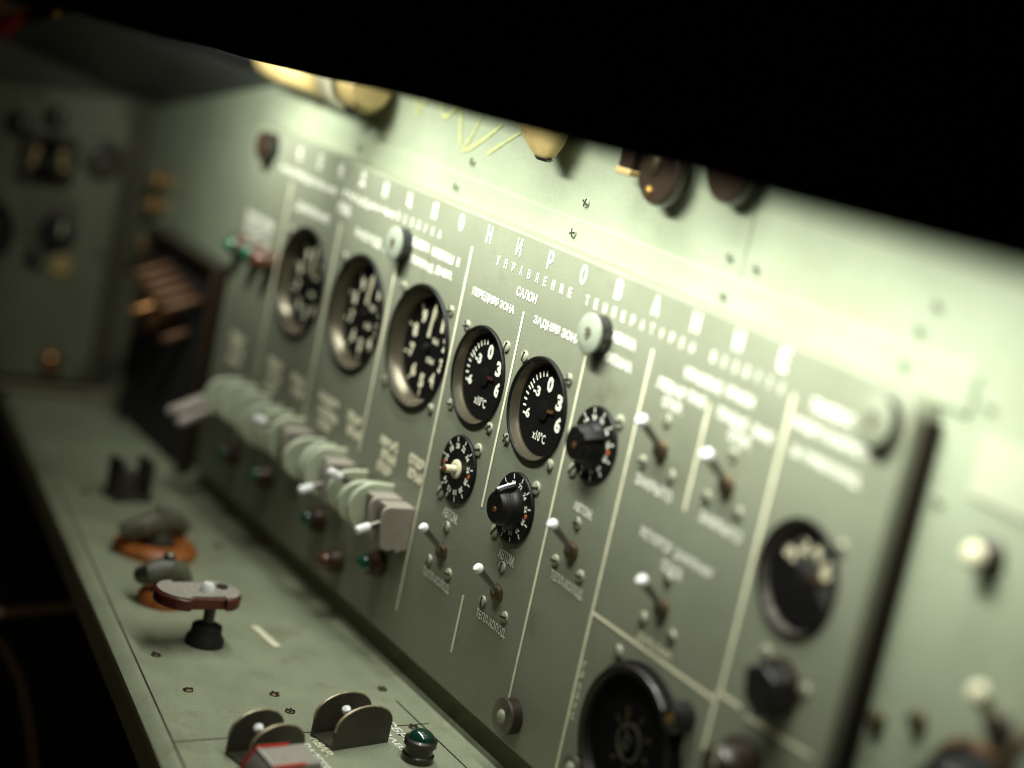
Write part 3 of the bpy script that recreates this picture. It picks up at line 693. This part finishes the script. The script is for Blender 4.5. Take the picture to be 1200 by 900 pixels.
# ------------------------------------------------------------------ things on the wall above and right of the panel
# tan reading lamp lying along the wall
t = thing('reading_lamp', 'tan cylindrical lamp with a pale ring below the hood at upper left', 'lamp', (-0.40, -0.006, 0.1105))
def xl(prof): return [(r_, h_) for r_, h_ in prof]
ROTX = (0, R(90), 0)
g = G(); g.lathe([(0.004, -0.075), (0.012, -0.068), (0.018, -0.050), (0.0195, -0.02), (0.0195, 0.0830)], 36); obj('barrel', g, 'brass_paint', t, rot=ROTX)
g = G(); g.lathe([(0.0196, 0.0832), (0.0220, 0.0842), (0.0220, 0.0990), (0.0196, 0.1000)], 36); obj('ring', g, 'cream_plastic', t, rot=ROTX)
g = G(); g.lathe([(0.0180, 0.1002), (0.0180, 0.1120)], 32); obj('neck', g, 'dull_steel', t, rot=ROTX)
g = G(); g.lathe([(0.0170, 0.1122), (0.0200, 0.1135), (0.0200, 0.1250), (0.0150, 0.1330), (0.0003, 0.1340)], 32); obj('end_cap', g, 'brass_paint', t, rot=ROTX)
g = G(); g.dome(0.006, 0.004, 0, c=(0, 0, 0)); obj('button', g, 'black_enamel', t, loc=(0.121, -0.008, -0.0185), rot=(R(150), 0, 0))
g = G(); g.box(-0.03, 0.01, 0.006, 0.0235, -0.006, 0.02); obj('bracket', g, 'dull_steel', t, smooth=False)
# tan teardrop shade
t = thing('hanging_lamp', 'tan teardrop shaped shade with black tip hanging below the hood', 'lamp shade', (-0.030, 0.000, 0.1000))
g = G(); g.lathe([(0.0005, 0.0), (0.006, 0.0008), (0.012, 0.0040), (0.019, 0.0110), (0.026, 0.0210), (0.031, 0.034), (0.032, 0.050), (0.029, 0.056)], 40)
me = g.mesh('shade'); me.transform(Matrix(((1, 0, 0.55, 0), (0, 0.5, 0, 0), (0, 0, 1, 0), (0, 0, 0, 1))).inverted_safe() if False else Matrix(((1, 0, -0.42, 0), (0, 0.5, 0, 0), (0, 0, 1, 0), (0, 0, 0, 1))))
obj('shade', me, 'brass_paint', t)
g = G(); g.lathe([(0.0005, -0.0010), (0.0068, -0.0004), (0.0090, 0.0014), (0.0075, 0.0016)], 28); me = g.mesh('tip'); me.transform(Matrix.Diagonal((1, 0.5, 1, 1))); obj('tip', me, 'black_enamel', t)
# dark knobs on the wall
def wall_knob(label, x, z, r, h, scr=True):
    t = thing('wall_control', label, 'knob', (x, 0.018, z), PANEL_ROT, 'dark knobs on the wall under the hood')
    g = G(); g.lathe([(r * 0.6, 0), (r * 0.6, h * 0.5), (r, h * 0.55), (r, h * 0.9), (r * 0.92, h), (r * 0.02, h)], 40); obj('body', g, 'brown_bakelite', t)
    if scr:
        screw(t, -0.004, -r * 0.62, h, 0.0032, 'brass')
        g = G(); g.dome(r * 0.36, 0.004, h); obj('boss', g, 'old_brass', t, loc=(-0.003, r * 0.25, 0))
    return t
wall_knob('dark brown round knob with a small screw below the hood', 0.0870, 0.1135, 0.0185, 0.016)
wall_knob('plain dark brown round knob below the hood, farther right', 0.1480, 0.1275, 0.0195, 0.016, False)
t = thing('bracket_block', 'small brown square block left of the dark round knob under the hood', 'bracket', (0.0545, 0.018, 0.1190), PANEL_ROT)
g = G(); g.box(-0.007, 0.007, -0.011, 0.015, 0, 0.016); obj('block', g, 'brown_bakelite', t, bevel=0.0012)
g = G(); g.box(-0.0075, 0.0075, -0.0125, -0.0085, 0.0, 0.0170); obj('foot', g, 'brass_paint', t, bevel=0.001)
# yellow crayon scribble
sc = thing('crayon_scribble', 'yellow crayon scribble on the pale wall under the hood', 'scribble', (-0.14, 0.0180, 0.10), PANEL_ROT)
def stroke(pts, wd):
    g = G(); P_ = [Vector((p[0] + 0.14, p[1] - 0.10, 0.0004)) for p in pts]
    Q = []
    for i in range(len(P_) - 1):
        for j in range(5):
            tt = j / 5; p0 = P_[max(i - 1, 0)]; p1 = P_[i]; p2 = P_[i + 1]; p3 = P_[min(i + 2, len(P_) - 1)]
            Q.append(0.5 * ((2 * p1) + (p2 - p0) * tt + (2 * p0 - 5 * p1 + 4 * p2 - p3) * tt ** 2 + (3 * p1 - p0 - 3 * p2 + p3) * tt ** 3))
    Q.append(P_[-1]); v = []; f = []
    for i, q in enumerate(Q):
        tg = (Q[min(i + 1, len(Q) - 1)] - Q[max(i - 1, 0)]).normalized(); s_ = Vector((-tg.y, tg.x, 0)) * wd / 2 * random.uniform(0.6, 1.25)
        v += [q - s_, q + s_]
    for i in range(len(Q) - 1): f.append((2 * i, 2 * i + 2, 2 * i + 3, 2 * i + 1))
    g.add(v, f); obj('stroke', g, 'yellow_crayon', sc, smooth=False)
stroke([(-0.255, 0.135), (-0.245, 0.118), (-0.238, 0.100), (-0.228, 0.113), (-0.214, 0.130), (-0.205, 0.128), (-0.203, 0.112), (-0.196, 0.104), (-0.180, 0.116), (-0.168, 0.130)], 0.0032)
stroke([(-0.185, 0.136), (-0.176, 0.117), (-0.172, 0.101), (-0.166, 0.088)], 0.0030)
stroke([(-0.150, 0.136), (-0.146, 0.118), (-0.152, 0.100), (-0.162, 0.086), (-0.140, 0.096), (-0.116, 0.112)], 0.0020)
stroke([(-0.128, 0.090), (-0.110, 0.100), (-0.092, 0.110)], 0.0018)
# right side of the wall
t = thing('cream_card', 'cream label card on the wall at the right edge', 'card', (0.3775, 0.0178, 0.0315), PANEL_ROT)
g = G(); g.prism(rrect(-0.021, 0.030, -0.0150, 0.0140, 0.002), 0.0, 0.0012); obj('card', g, 'cream_card', t, smooth=False)
t = thing('push_knob', 'cream tipped push knob on the wall at the right', 'knob', (0.3780, 0.018, -0.0050), PANEL_ROT)
g = G(); g.lathe([(0.0085, 0), (0.0085, 0.003), (0.0065, 0.0050), (0.0065, 0.010)], 30); obj('collar', g, 'brown_bakelite', t)
g = G(); g.dome(0.0062, 0.0050, 0.0100); obj('cap', g, 'cream_plastic', t)
t = thing('wall_toggle', 'cream toggle lever on the wall in the bottom right corner', 'switch', (0.4080, 0.018, -0.0720), PANEL_ROT)
g = G(); g.tube([(0, 0, 0), (0, 0.008, 0.010), (0, 0.0165, 0.0200), (0, 0.0180, 0.0215)], [0.0030, 0.0036, 0.0046, 0.002], 18); obj('lever', g, 'cream_plastic', t)
g = G(); g.lathe([(0.0075, 0), (0.0075, 0.003), (0.005, 0.0045)], 24); obj('collar', g, 'dull_steel', t)
for lab_, x, z in (('brass stud on the wall near the lower right edge of the panel', 0.3385, -0.1015), ('brass stud on the wall right of the first stud near the bottom', 0.3630, -0.0905)):
    t = thing('wall_stud', lab_, 'stud', (x, 0.018, z), PANEL_ROT, 'brass studs low on the wall')
    g = G(); g.lathe([(0.0048, 0), (0.0048, 0.002), (0.0038, 0.0045), (0.0003, 0.0052)], 24); obj('head', g, 'old_brass', t)
    g = G(); g.box(-0.0036, 0.0036, -0.0006, 0.0006, 0.0045, 0.0056); obj('slot', g, 'slot_dark', t, smooth=False)
t = thing('wall_dial', 'big dark round knob cut by the bottom right edge of the picture', 'knob', (0.4020, 0.018, -0.1120), PANEL_ROT)
g = G(); g.lathe([(0.026, 0), (0.026, 0.004), (0.020, 0.008), (0.0185, 0.018), (0.017, 0.020), (0.0003, 0.020)], 40); obj('body', g, 'black_enamel', t)
g = G(); g.lathe([(0.0262, 0.0), (0.0285, 0.001), (0.0262, 0.0025)], 40, close=False); obj('rim', g, 'copper', t)
t = thing('brown_grip', 'brown grip at the right edge of the picture near the bottom', 'handle', (0.4330, 0.018, -0.0850), PANEL_ROT)
g = G(); g.tube([(0, 0.020, 0.0), (0.001, 0.020, 0.012), (0.001, 0.010, 0.020), (0, -0.012, 0.020), (0, -0.022, 0.012), (0, -0.022, 0.0)], 0.0042, 16); obj('bar', g, 'old_brass', t)

# ------------------------------------------------------------------ things on the console
def bracket(label, x, y, rz, W=0.043, H=0.0255, gap=0.021):
    t = thing('guard_bracket', label, 'bracket', (x, y, zc + 0.0002), (0, 0, rz), 'olive guard brackets on the console')
    def outl():
        p = [(-W / 2, 0.0), (-W / 2, H * 0.45)]
        for i in range(13):
            a = R(180 - 180 * i / 12); p.append((W / 2 * math.cos(a), H * 0.52 + H * 0.48 * math.sin(a)))
        p += [(W / 2, H * 0.45), (W / 2, 0.0)]; return p
    for s_ in (1, 0):
        xx = gap * (s_ - 0.5) - 0.0009
        g = G(); g.prism(outl(), xx, xx + 0.0018, 'x'); pl = obj('side_plate', g, 'olive_metal', t, smooth=False)
        o_ = outl()[1:-1]
        g = G(); g.tube([(xx + 0.0009, p[0], p[1] + 0.0001) for p in o_], 0.00095, 6); obj('worn_edge', g, 'worn_edge', pl)
    g = G(); g.box(-gap / 2 + 0.0011, gap / 2 - 0.0011, -W / 2, W / 2, 0, 0.0016); obj('base_plate', g, 'olive_metal', t, smooth=False)
    g = G(); d = Vector((0.004, -0.011, 0.0230)); g.tube([Vector((0, -0.002, 0.0016)), d * 0.5, d * 0.9], [0.0022, 0.0020, 0.0024], 12); obj('lever', g, 'dull_steel', t)
    g = G(); g.tube([d * 0.88, d * 0.93, d * 1.0, d * 1.03], [0.0026, 0.0030, 0.0026, 0.0008], 14); obj('lever_tip', g, 'white_tip', t)
    return t
bracket('olive double-plate guard bracket beside the green console lamp', 0.0135, -0.0755, R(13))
bracket('olive double-plate guard bracket behind the red edged grey cover', 0.0360, -0.1420, R(13), 0.038)
# red-edged switch cover
t = thing('switch_cover', 'grey switch cover with red edges in front of an olive bracket', 'switch cover', (0.0690, -0.1500, zc), (0, R(12), R(13)))
t.scale = (0.92, 0.85, 0.92)
g = G(); g.prism([(-0.021, 0.0), (-0.021, 0.0120), (-0.014, 0.0225), (0.026, 0.0205), (0.029, 0.014), (0.029, 0.0)], -0.010, 0.010, 'x'); obj('cover', g, 'grey_plastic', t, bevel=0.0006)
for s_ in (-1, 1):
    g = G(); g.tube([(s_ * 0.0100, -0.0212, 0.008), (s_ * 0.0100, -0.0212, 0.0124), (s_ * 0.0100, -0.0142, 0.0228), (s_ * 0.0100, 0.0120, 0.0214)], 0.0011, 8); obj('red_edge', g, 'red_paint', t)
g = G(); g.tube([(-0.0100, -0.0213, 0.0085), (0.0100, -0.0213, 0.0085)], 0.0011, 8); obj('red_edge', g, 'red_paint', t)
g = G(); g.tube([(-0.0096, -0.0140, 0.0228), (0.0096, -0.0140, 0.0228)], 0.0007, 8); obj('white_line', g, 'white_tip', t)
g = G(); g.prism([(-0.023, 0.0), (-0.023, 0.006), (0.031, 0.006), (0.031, 0.0)], -0.0125, 0.0125, 'x'); obj('base', g, 'black_enamel', t, smooth=False)
# green lamp
t = thing('console_lamp', 'dark green domed signal lamp with black ring on the console', 'lamp', (0.0440, -0.0440, zc))
g = G(); g.lathe([(0.0100, 0), (0.0100, 0.004), (0.0086, 0.005), (0.0086, 0.009), (0.0102, 0.010), (0.0102, 0.0135), (0.0088, 0.0145), (0.0080, 0.0140)], 36, close=False); obj('socket', g, 'brown_bakelite', t)
g = G(); g.dome(0.0082, 0.0062, 0.0135, 32, 8); obj('lens', g, 'green_glass', t)
# valve handles
t = thing('valve_handle', 'grey T-handle with dark red edge on a black foot, nearest console valve', 'handle', (-0.1350, -0.1145, zc))
g = G(); g.lathe([(0.0130, 0), (0.0130, 0.004), (0.0105, 0.008), (0.0100, 0.013), (0.0060, 0.0150), (0.0003, 0.0150)], 32); obj('foot', g, 'black_matte', t)
g = G(); g.lathe([(0.0040, 0.0150), (0.0038, 0.0330)], 24); obj('stem', g, 'brown_bakelite', t)
def bone(hl, w0, w1, n=10):
    p = []
    for i in range(n + 1):
        a = R(-90 + 180 * i / n); p.append((hl - w1 + w1 * math.cos(a), w1 * math.sin(a)))
    p += [(hl * 0.45, w0), (-hl * 0.45, w0)]
    for i in range(n + 1):
        a = R(90 + 180 * i / n); p.append((-hl + w1 + w1 * math.cos(a), w1 * math.sin(a)))
    p += [(-hl * 0.45, -w0), (hl * 0.45, -w0)]
    return p
g = G(); g.prism(bone(0.0305, 0.0145, 0.0180), 0.0290, 0.0370); obj('handle', g, 'dark_red', t, loc=(0, -0.012, 0), rot=(0, R(2), R(97)), bevel=0.0020)
g = G(); g.prism(bone(0.0290, 0.0130, 0.0165), 0.0371, 0.0382); obj('handle_plate', g, 'grey_plastic', t, loc=(0, -0.012, 0), rot=(0, R(2), R(97)))
g = G(); g.lathe([(0.0040, 0.0375), (0.0040, 0.0387)], 20); obj('hole', g, 'slot_dark', t, loc=(-0.006, 0.008, 0))
g = G(); g.lathe([(0.0048, 0.0382), (0.0044, 0.0425), (0.003, 0.0440), (0.0003, 0.0442)], 20); obj('bolt', g, 'white_tip', t, loc=(0.003, -0.006, 0.0))
def ring_valve(label, x, y, rz, s=1.0):
    t = thing('ring_valve', label, 'valve', (x, y, zc), (0, 0, rz), 'orange ringed valves on the console')
    g = G(); g.lathe([(0.030 * s, 0), (0.030 * s, 0.005), (0.026 * s, 0.009), (0.017 * s, 0.009), (0.014 * s, 0.005)], 40, close=False); obj('orange_ring', g, 'orange_paint', t)
    g = G(); g.lathe([(0.012 * s, 0), (0.012 * s, 0.012), (0.008, 0.018), (0.0003, 0.018)], 28); obj('hub', g, 'olive_metal', t)
    g = G(); g.tube([(-0.030 * s, 0.004, 0.016), (-0.018 * s, -0.004, 0.022), (0, 0, 0.024), (0.016 * s, 0.006, 0.021), (0.026 * s, 0.002, 0.015)], [0.0060, 0.0085, 0.0100, 0.0085, 0.0055], 14); obj('lever', g, 'olive_lever', t)
    g = G(); g.dome(0.0045, 0.004, 0.0335); obj('bolt', g, 'dull_steel', t)
    return t
ring_valve('grey lever valve with orange ring just behind the nearest T-handle', -0.2080, -0.1190, R(70), 0.58)
ring_valve('grey lever valve with wide orange ring, middle of the console', -0.3120, -0.0880, R(105), 1.05)
t = thing('fork_bracket', 'dark blurred two-prong bracket at the far end of the console', 'bracket', (-0.440, -0.068, zc), (0, 0, R(8)))
for s_ in (-1, 1):
    g = G(); g.box(-0.012, 0.012, s_ * 0.013 - 0.0025, s_ * 0.013 + 0.0025, 0.0, 0.034); obj('prong', g, 'olive_metal', t, bevel=0.002)
g = G(); g.box(-0.013, 0.013, -0.017, 0.017, 0, 0.004); obj('base', g, 'olive_metal', t, smooth=False)
g = G(); g.tube([(0, 0, 0.004), (0, 0, 0.022), (0, 0, 0.026)], [0.004, 0.004, 0.001], 14); obj('stud', g, 'dull_steel', t)
t = thing('painted_bar', 'small cream painted index bar on the console beside the T-handle', 'marking', (-0.1460, -0.0655, zc + 0.0002), (0, 0, R(4)))
g = G(); g.prism(rrect(-0.0185, 0.0185, -0.0030, 0.0030, 0.001, 3), 0.0, 0.0007); obj('bar', g, 'ink_warm', t, smooth=False)

# ------------------------------------------------------------------ end wall instruments (x = -0.75 plane, local x = -y ... facing +x)
END_ROT = (R(90), 0, R(90))          # local x -> +y, local y -> up, local z -> +x
def on_end(name, label, cat, y, z, group=None): return thing(name, label, cat, (-0.75, y, z), END_ROT, group)
t = on_end('end_panel', 'olive green instrument plate on the far end wall, dimly lit', 'panel', 0, 0)
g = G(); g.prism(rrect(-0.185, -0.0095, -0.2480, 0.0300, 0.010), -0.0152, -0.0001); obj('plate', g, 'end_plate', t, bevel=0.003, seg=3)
for sy_, sz_ in ((-0.018, 0.018), (-0.018, -0.12), (-0.018, -0.235), (-0.10, 0.020), (-0.10, -0.235)): screw(t, sy_, sz_, 0, 0.0042, 'old_brass')
def knob_end(label, y, z, r, m='black_matte', h=0.012):
    t = on_end('dark_knob', label, 'knob', y, z, 'dark knobs on the far end wall')
    g = G(); g.lathe([(r * 1.15, 0), (r * 1.15, 0.002), (r, 0.003), (r * 0.92, h), (r * 0.8, h + 0.001), (r * 0.02, h + 0.001)], 28); obj('body', g, m, t)
    g = G(); g.box(-r * 0.08, r * 0.08, 0, r * 0.8, h + 0.0008, h + 0.0016); obj('index_line', g, 'ink_warm', t, smooth=False)
    return t
knob_end('upper left dark knob on the far end wall', -0.114, -0.0085, 0.0105)
knob_end('upper right dark knob on the far end wall', -0.082, 0.0020, 0.0095)
knob_end('largest black knob on a tan plate on the far end wall', -0.0640, -0.1025, 0.0150, h=0.018)
knob_end('small black knob at the lower left of the tan plate on the far end wall', -0.0805, -0.1290, 0.0085)
t = on_end('square_instrument', 'square dark instrument with tan marks on the far end wall', 'gauge', -0.0840, -0.0370)
g = G(); g.prism(rrect(-0.026, 0.026, -0.024, 0.024, 0.006), 0, 0.008); obj('frame', g, 'brown_bakelite', t, bevel=0.0015)
g = G(); g.lathe([(0.020, 0.008), (0.020, 0.0088)], 32); d = obj('dial', g, 'dial_black', t, smooth=False)
for a in (-100, -60, 60, 100):
    g = G(); g.box(-0.003, 0.003, -0.0045, 0.0045, 0.0088, 0.0094); obj('tan_mark', g, 'brass_paint', d, loc=(0.0145 * math.sin(R(a)), 0.0145 * math.cos(R(a)), 0), smooth=False)
g = G(); g.lathe([(0.008, 0.0088), (0.007, 0.018), (0.0003, 0.018)], 24); obj('knob', g, 'black_matte', t)
t = on_end('tan_plate', 'tan switch plate on the far end wall behind a big black knob', 'plate', -0.0660, -0.0960)
g = G(); g.prism(rrect(-0.032, 0.022, -0.020, 0.026, 0.004), 0, 0.0018); obj('plate', g, 'olive_lever', t, smooth=False)
t = on_end('ring_socket', 'small ring socket with tan bezel low on the far end wall', 'socket', -0.0550, -0.1345)
g = G(); g.lathe([(0.0105, 0), (0.0105, 0.004), (0.0075, 0.005), (0.006, 0.002)], 28); obj('ring', g, 'brass_paint', t)
t = on_end('brown_stud', 'round brown stud near the bottom of the far end wall', 'stud', -0.0480, -0.2300)
g = G(); g.lathe([(0.0110, 0), (0.0110, 0.005), (0.007, 0.009), (0.0003, 0.010)], 28); obj('head', g, 'copper', t)
t = on_end('round_socket', 'faint olive round socket at the right of the far end wall', 'socket', -0.0300, -0.0300)
g = G(); g.lathe([(0.020, 0), (0.020, 0.003), (0.014, 0.005), (0.012, 0.001), (0.0003, 0.001)], 32); obj('flange', g, 'olive_metal', t)
t = on_end('large_gauge', 'large black gauge on the far end wall cut by the left edge', 'gauge', -0.1400, -0.1100)
g = G(); g.lathe([(0.036, 0), (0.036, 0.006), (0.033, 0.008), (0.031, 0.003), (0.0003, 0.003)], 40); obj('case', g, 'black_enamel', t)
t = on_end('lower_trim', 'pinkish metal trim strip along the foot of the far end wall', 'trim', -0.030, -0.2560)
g = G(); g.box(-0.12, 0.038, -0.003, 0.003, 0.0, 0.004); obj('strip', g, 'worn_edge', t, bevel=0.001)
# brass terminals where end wall and main wall meet
for i, (x, z) in enumerate(((-0.705, -0.035), (-0.708, -0.060), (-0.712, -0.100))):
    t = thing('brass_terminal', '%s brass terminal in the corner beside the far end wall' % ('upper', 'middle', 'lower')[i], 'terminal', (x, 0.018, z), PANEL_ROT, 'brass terminals in the corner')
    g = G(); g.lathe([(0.0090, 0), (0.0090, 0.006), (0.0055, 0.008), (0.0055, 0.016), (0.0003, 0.017)], 24); obj('post', g, 'copper', t)
    g = G(); g.lathe([(0.0075, 0.009), (0.0075, 0.0115)], 6); obj('nut', g, 'brass_paint', t, smooth=False)

# red strap at the upper left
t = thing('red_strap', 'red strap with cream tag hanging from the hood at the upper left corner', 'strap', (-0.70, -0.152, 0.09))
def P3(p): return (p[0] + 0.70, p[1] + 0.152, p[2] - 0.09)
g = G(); g.tube([P3((-0.76, -0.152, 0.118)), P3((-0.738, -0.152, 0.098)), P3((-0.722, -0.153, 0.082)), P3((-0.702, -0.154, 0.0735)), P3((-0.682, -0.153, 0.082)), P3((-0.655, -0.152, 0.097))], [0.009, 0.0085, 0.006, 0.0042, 0.0042, 0.003], 14); obj('strap', g, 'red_paint', t)
g = G(); g.tube([P3((-0.735, -0.156, 0.0985)), P3((-0.705, -0.156, 0.0935)), P3((-0.665, -0.155, 0.0975))], [0.0045, 0.0040, 0.0020], 12); obj('tag', g, 'cream_plastic', t)

# seat below the console at the left
t = thing('seat', 'black leather seat with brown piping in the dark lower left corner', 'seat', (-0.45, -0.15, -0.75))
def S(p): return (p[0] + 0.45, p[1] + 0.15, p[2] + 0.75)
out = [(-0.60, -0.40), (-0.30, -0.386), (-0.18, -0.373), (-0.153, -0.3690), (-0.0976, -0.3625), (-0.060, -0.360), (-0.035, -0.380), (-0.03, -0.75), (-0.60, -0.75)]
g = G(); g.prism([(y + 0.15, z + 0.75) for y, z in out], -0.35, -0.002, 'x'); obj('cushion', g, 'leather', t, bevel=0.012, seg=3)
g = G(); g.tube([S((-0.449, -0.40, -0.393)), S((-0.449, -0.25, -0.381)), S((-0.449, -0.153, -0.3678)), S((-0.449, -0.0976, -0.3611)), S((-0.449, -0.0727, -0.3600))], 0.0036, 10); obj('piping', g, 'piping', t)
g = G(); g.tube([S((-0.449, -0.20, -0.368)), S((-0.449, -0.1494, -0.3915)), S((-0.449, -0.1367, -0.4101)), S((-0.449, -0.1259, -0.429)), S((-0.449, -0.1153, -0.4596)), S((-0.449, -0.1088, -0.4828)), S((-0.449, -0.1028, -0.5062)), S((-0.449, -0.0949, -0.5378)), S((-0.449, -0.09, -0.60))], 0.0026, 10); obj('piping', g, 'piping', t)
bpy.context.view_layer.update()
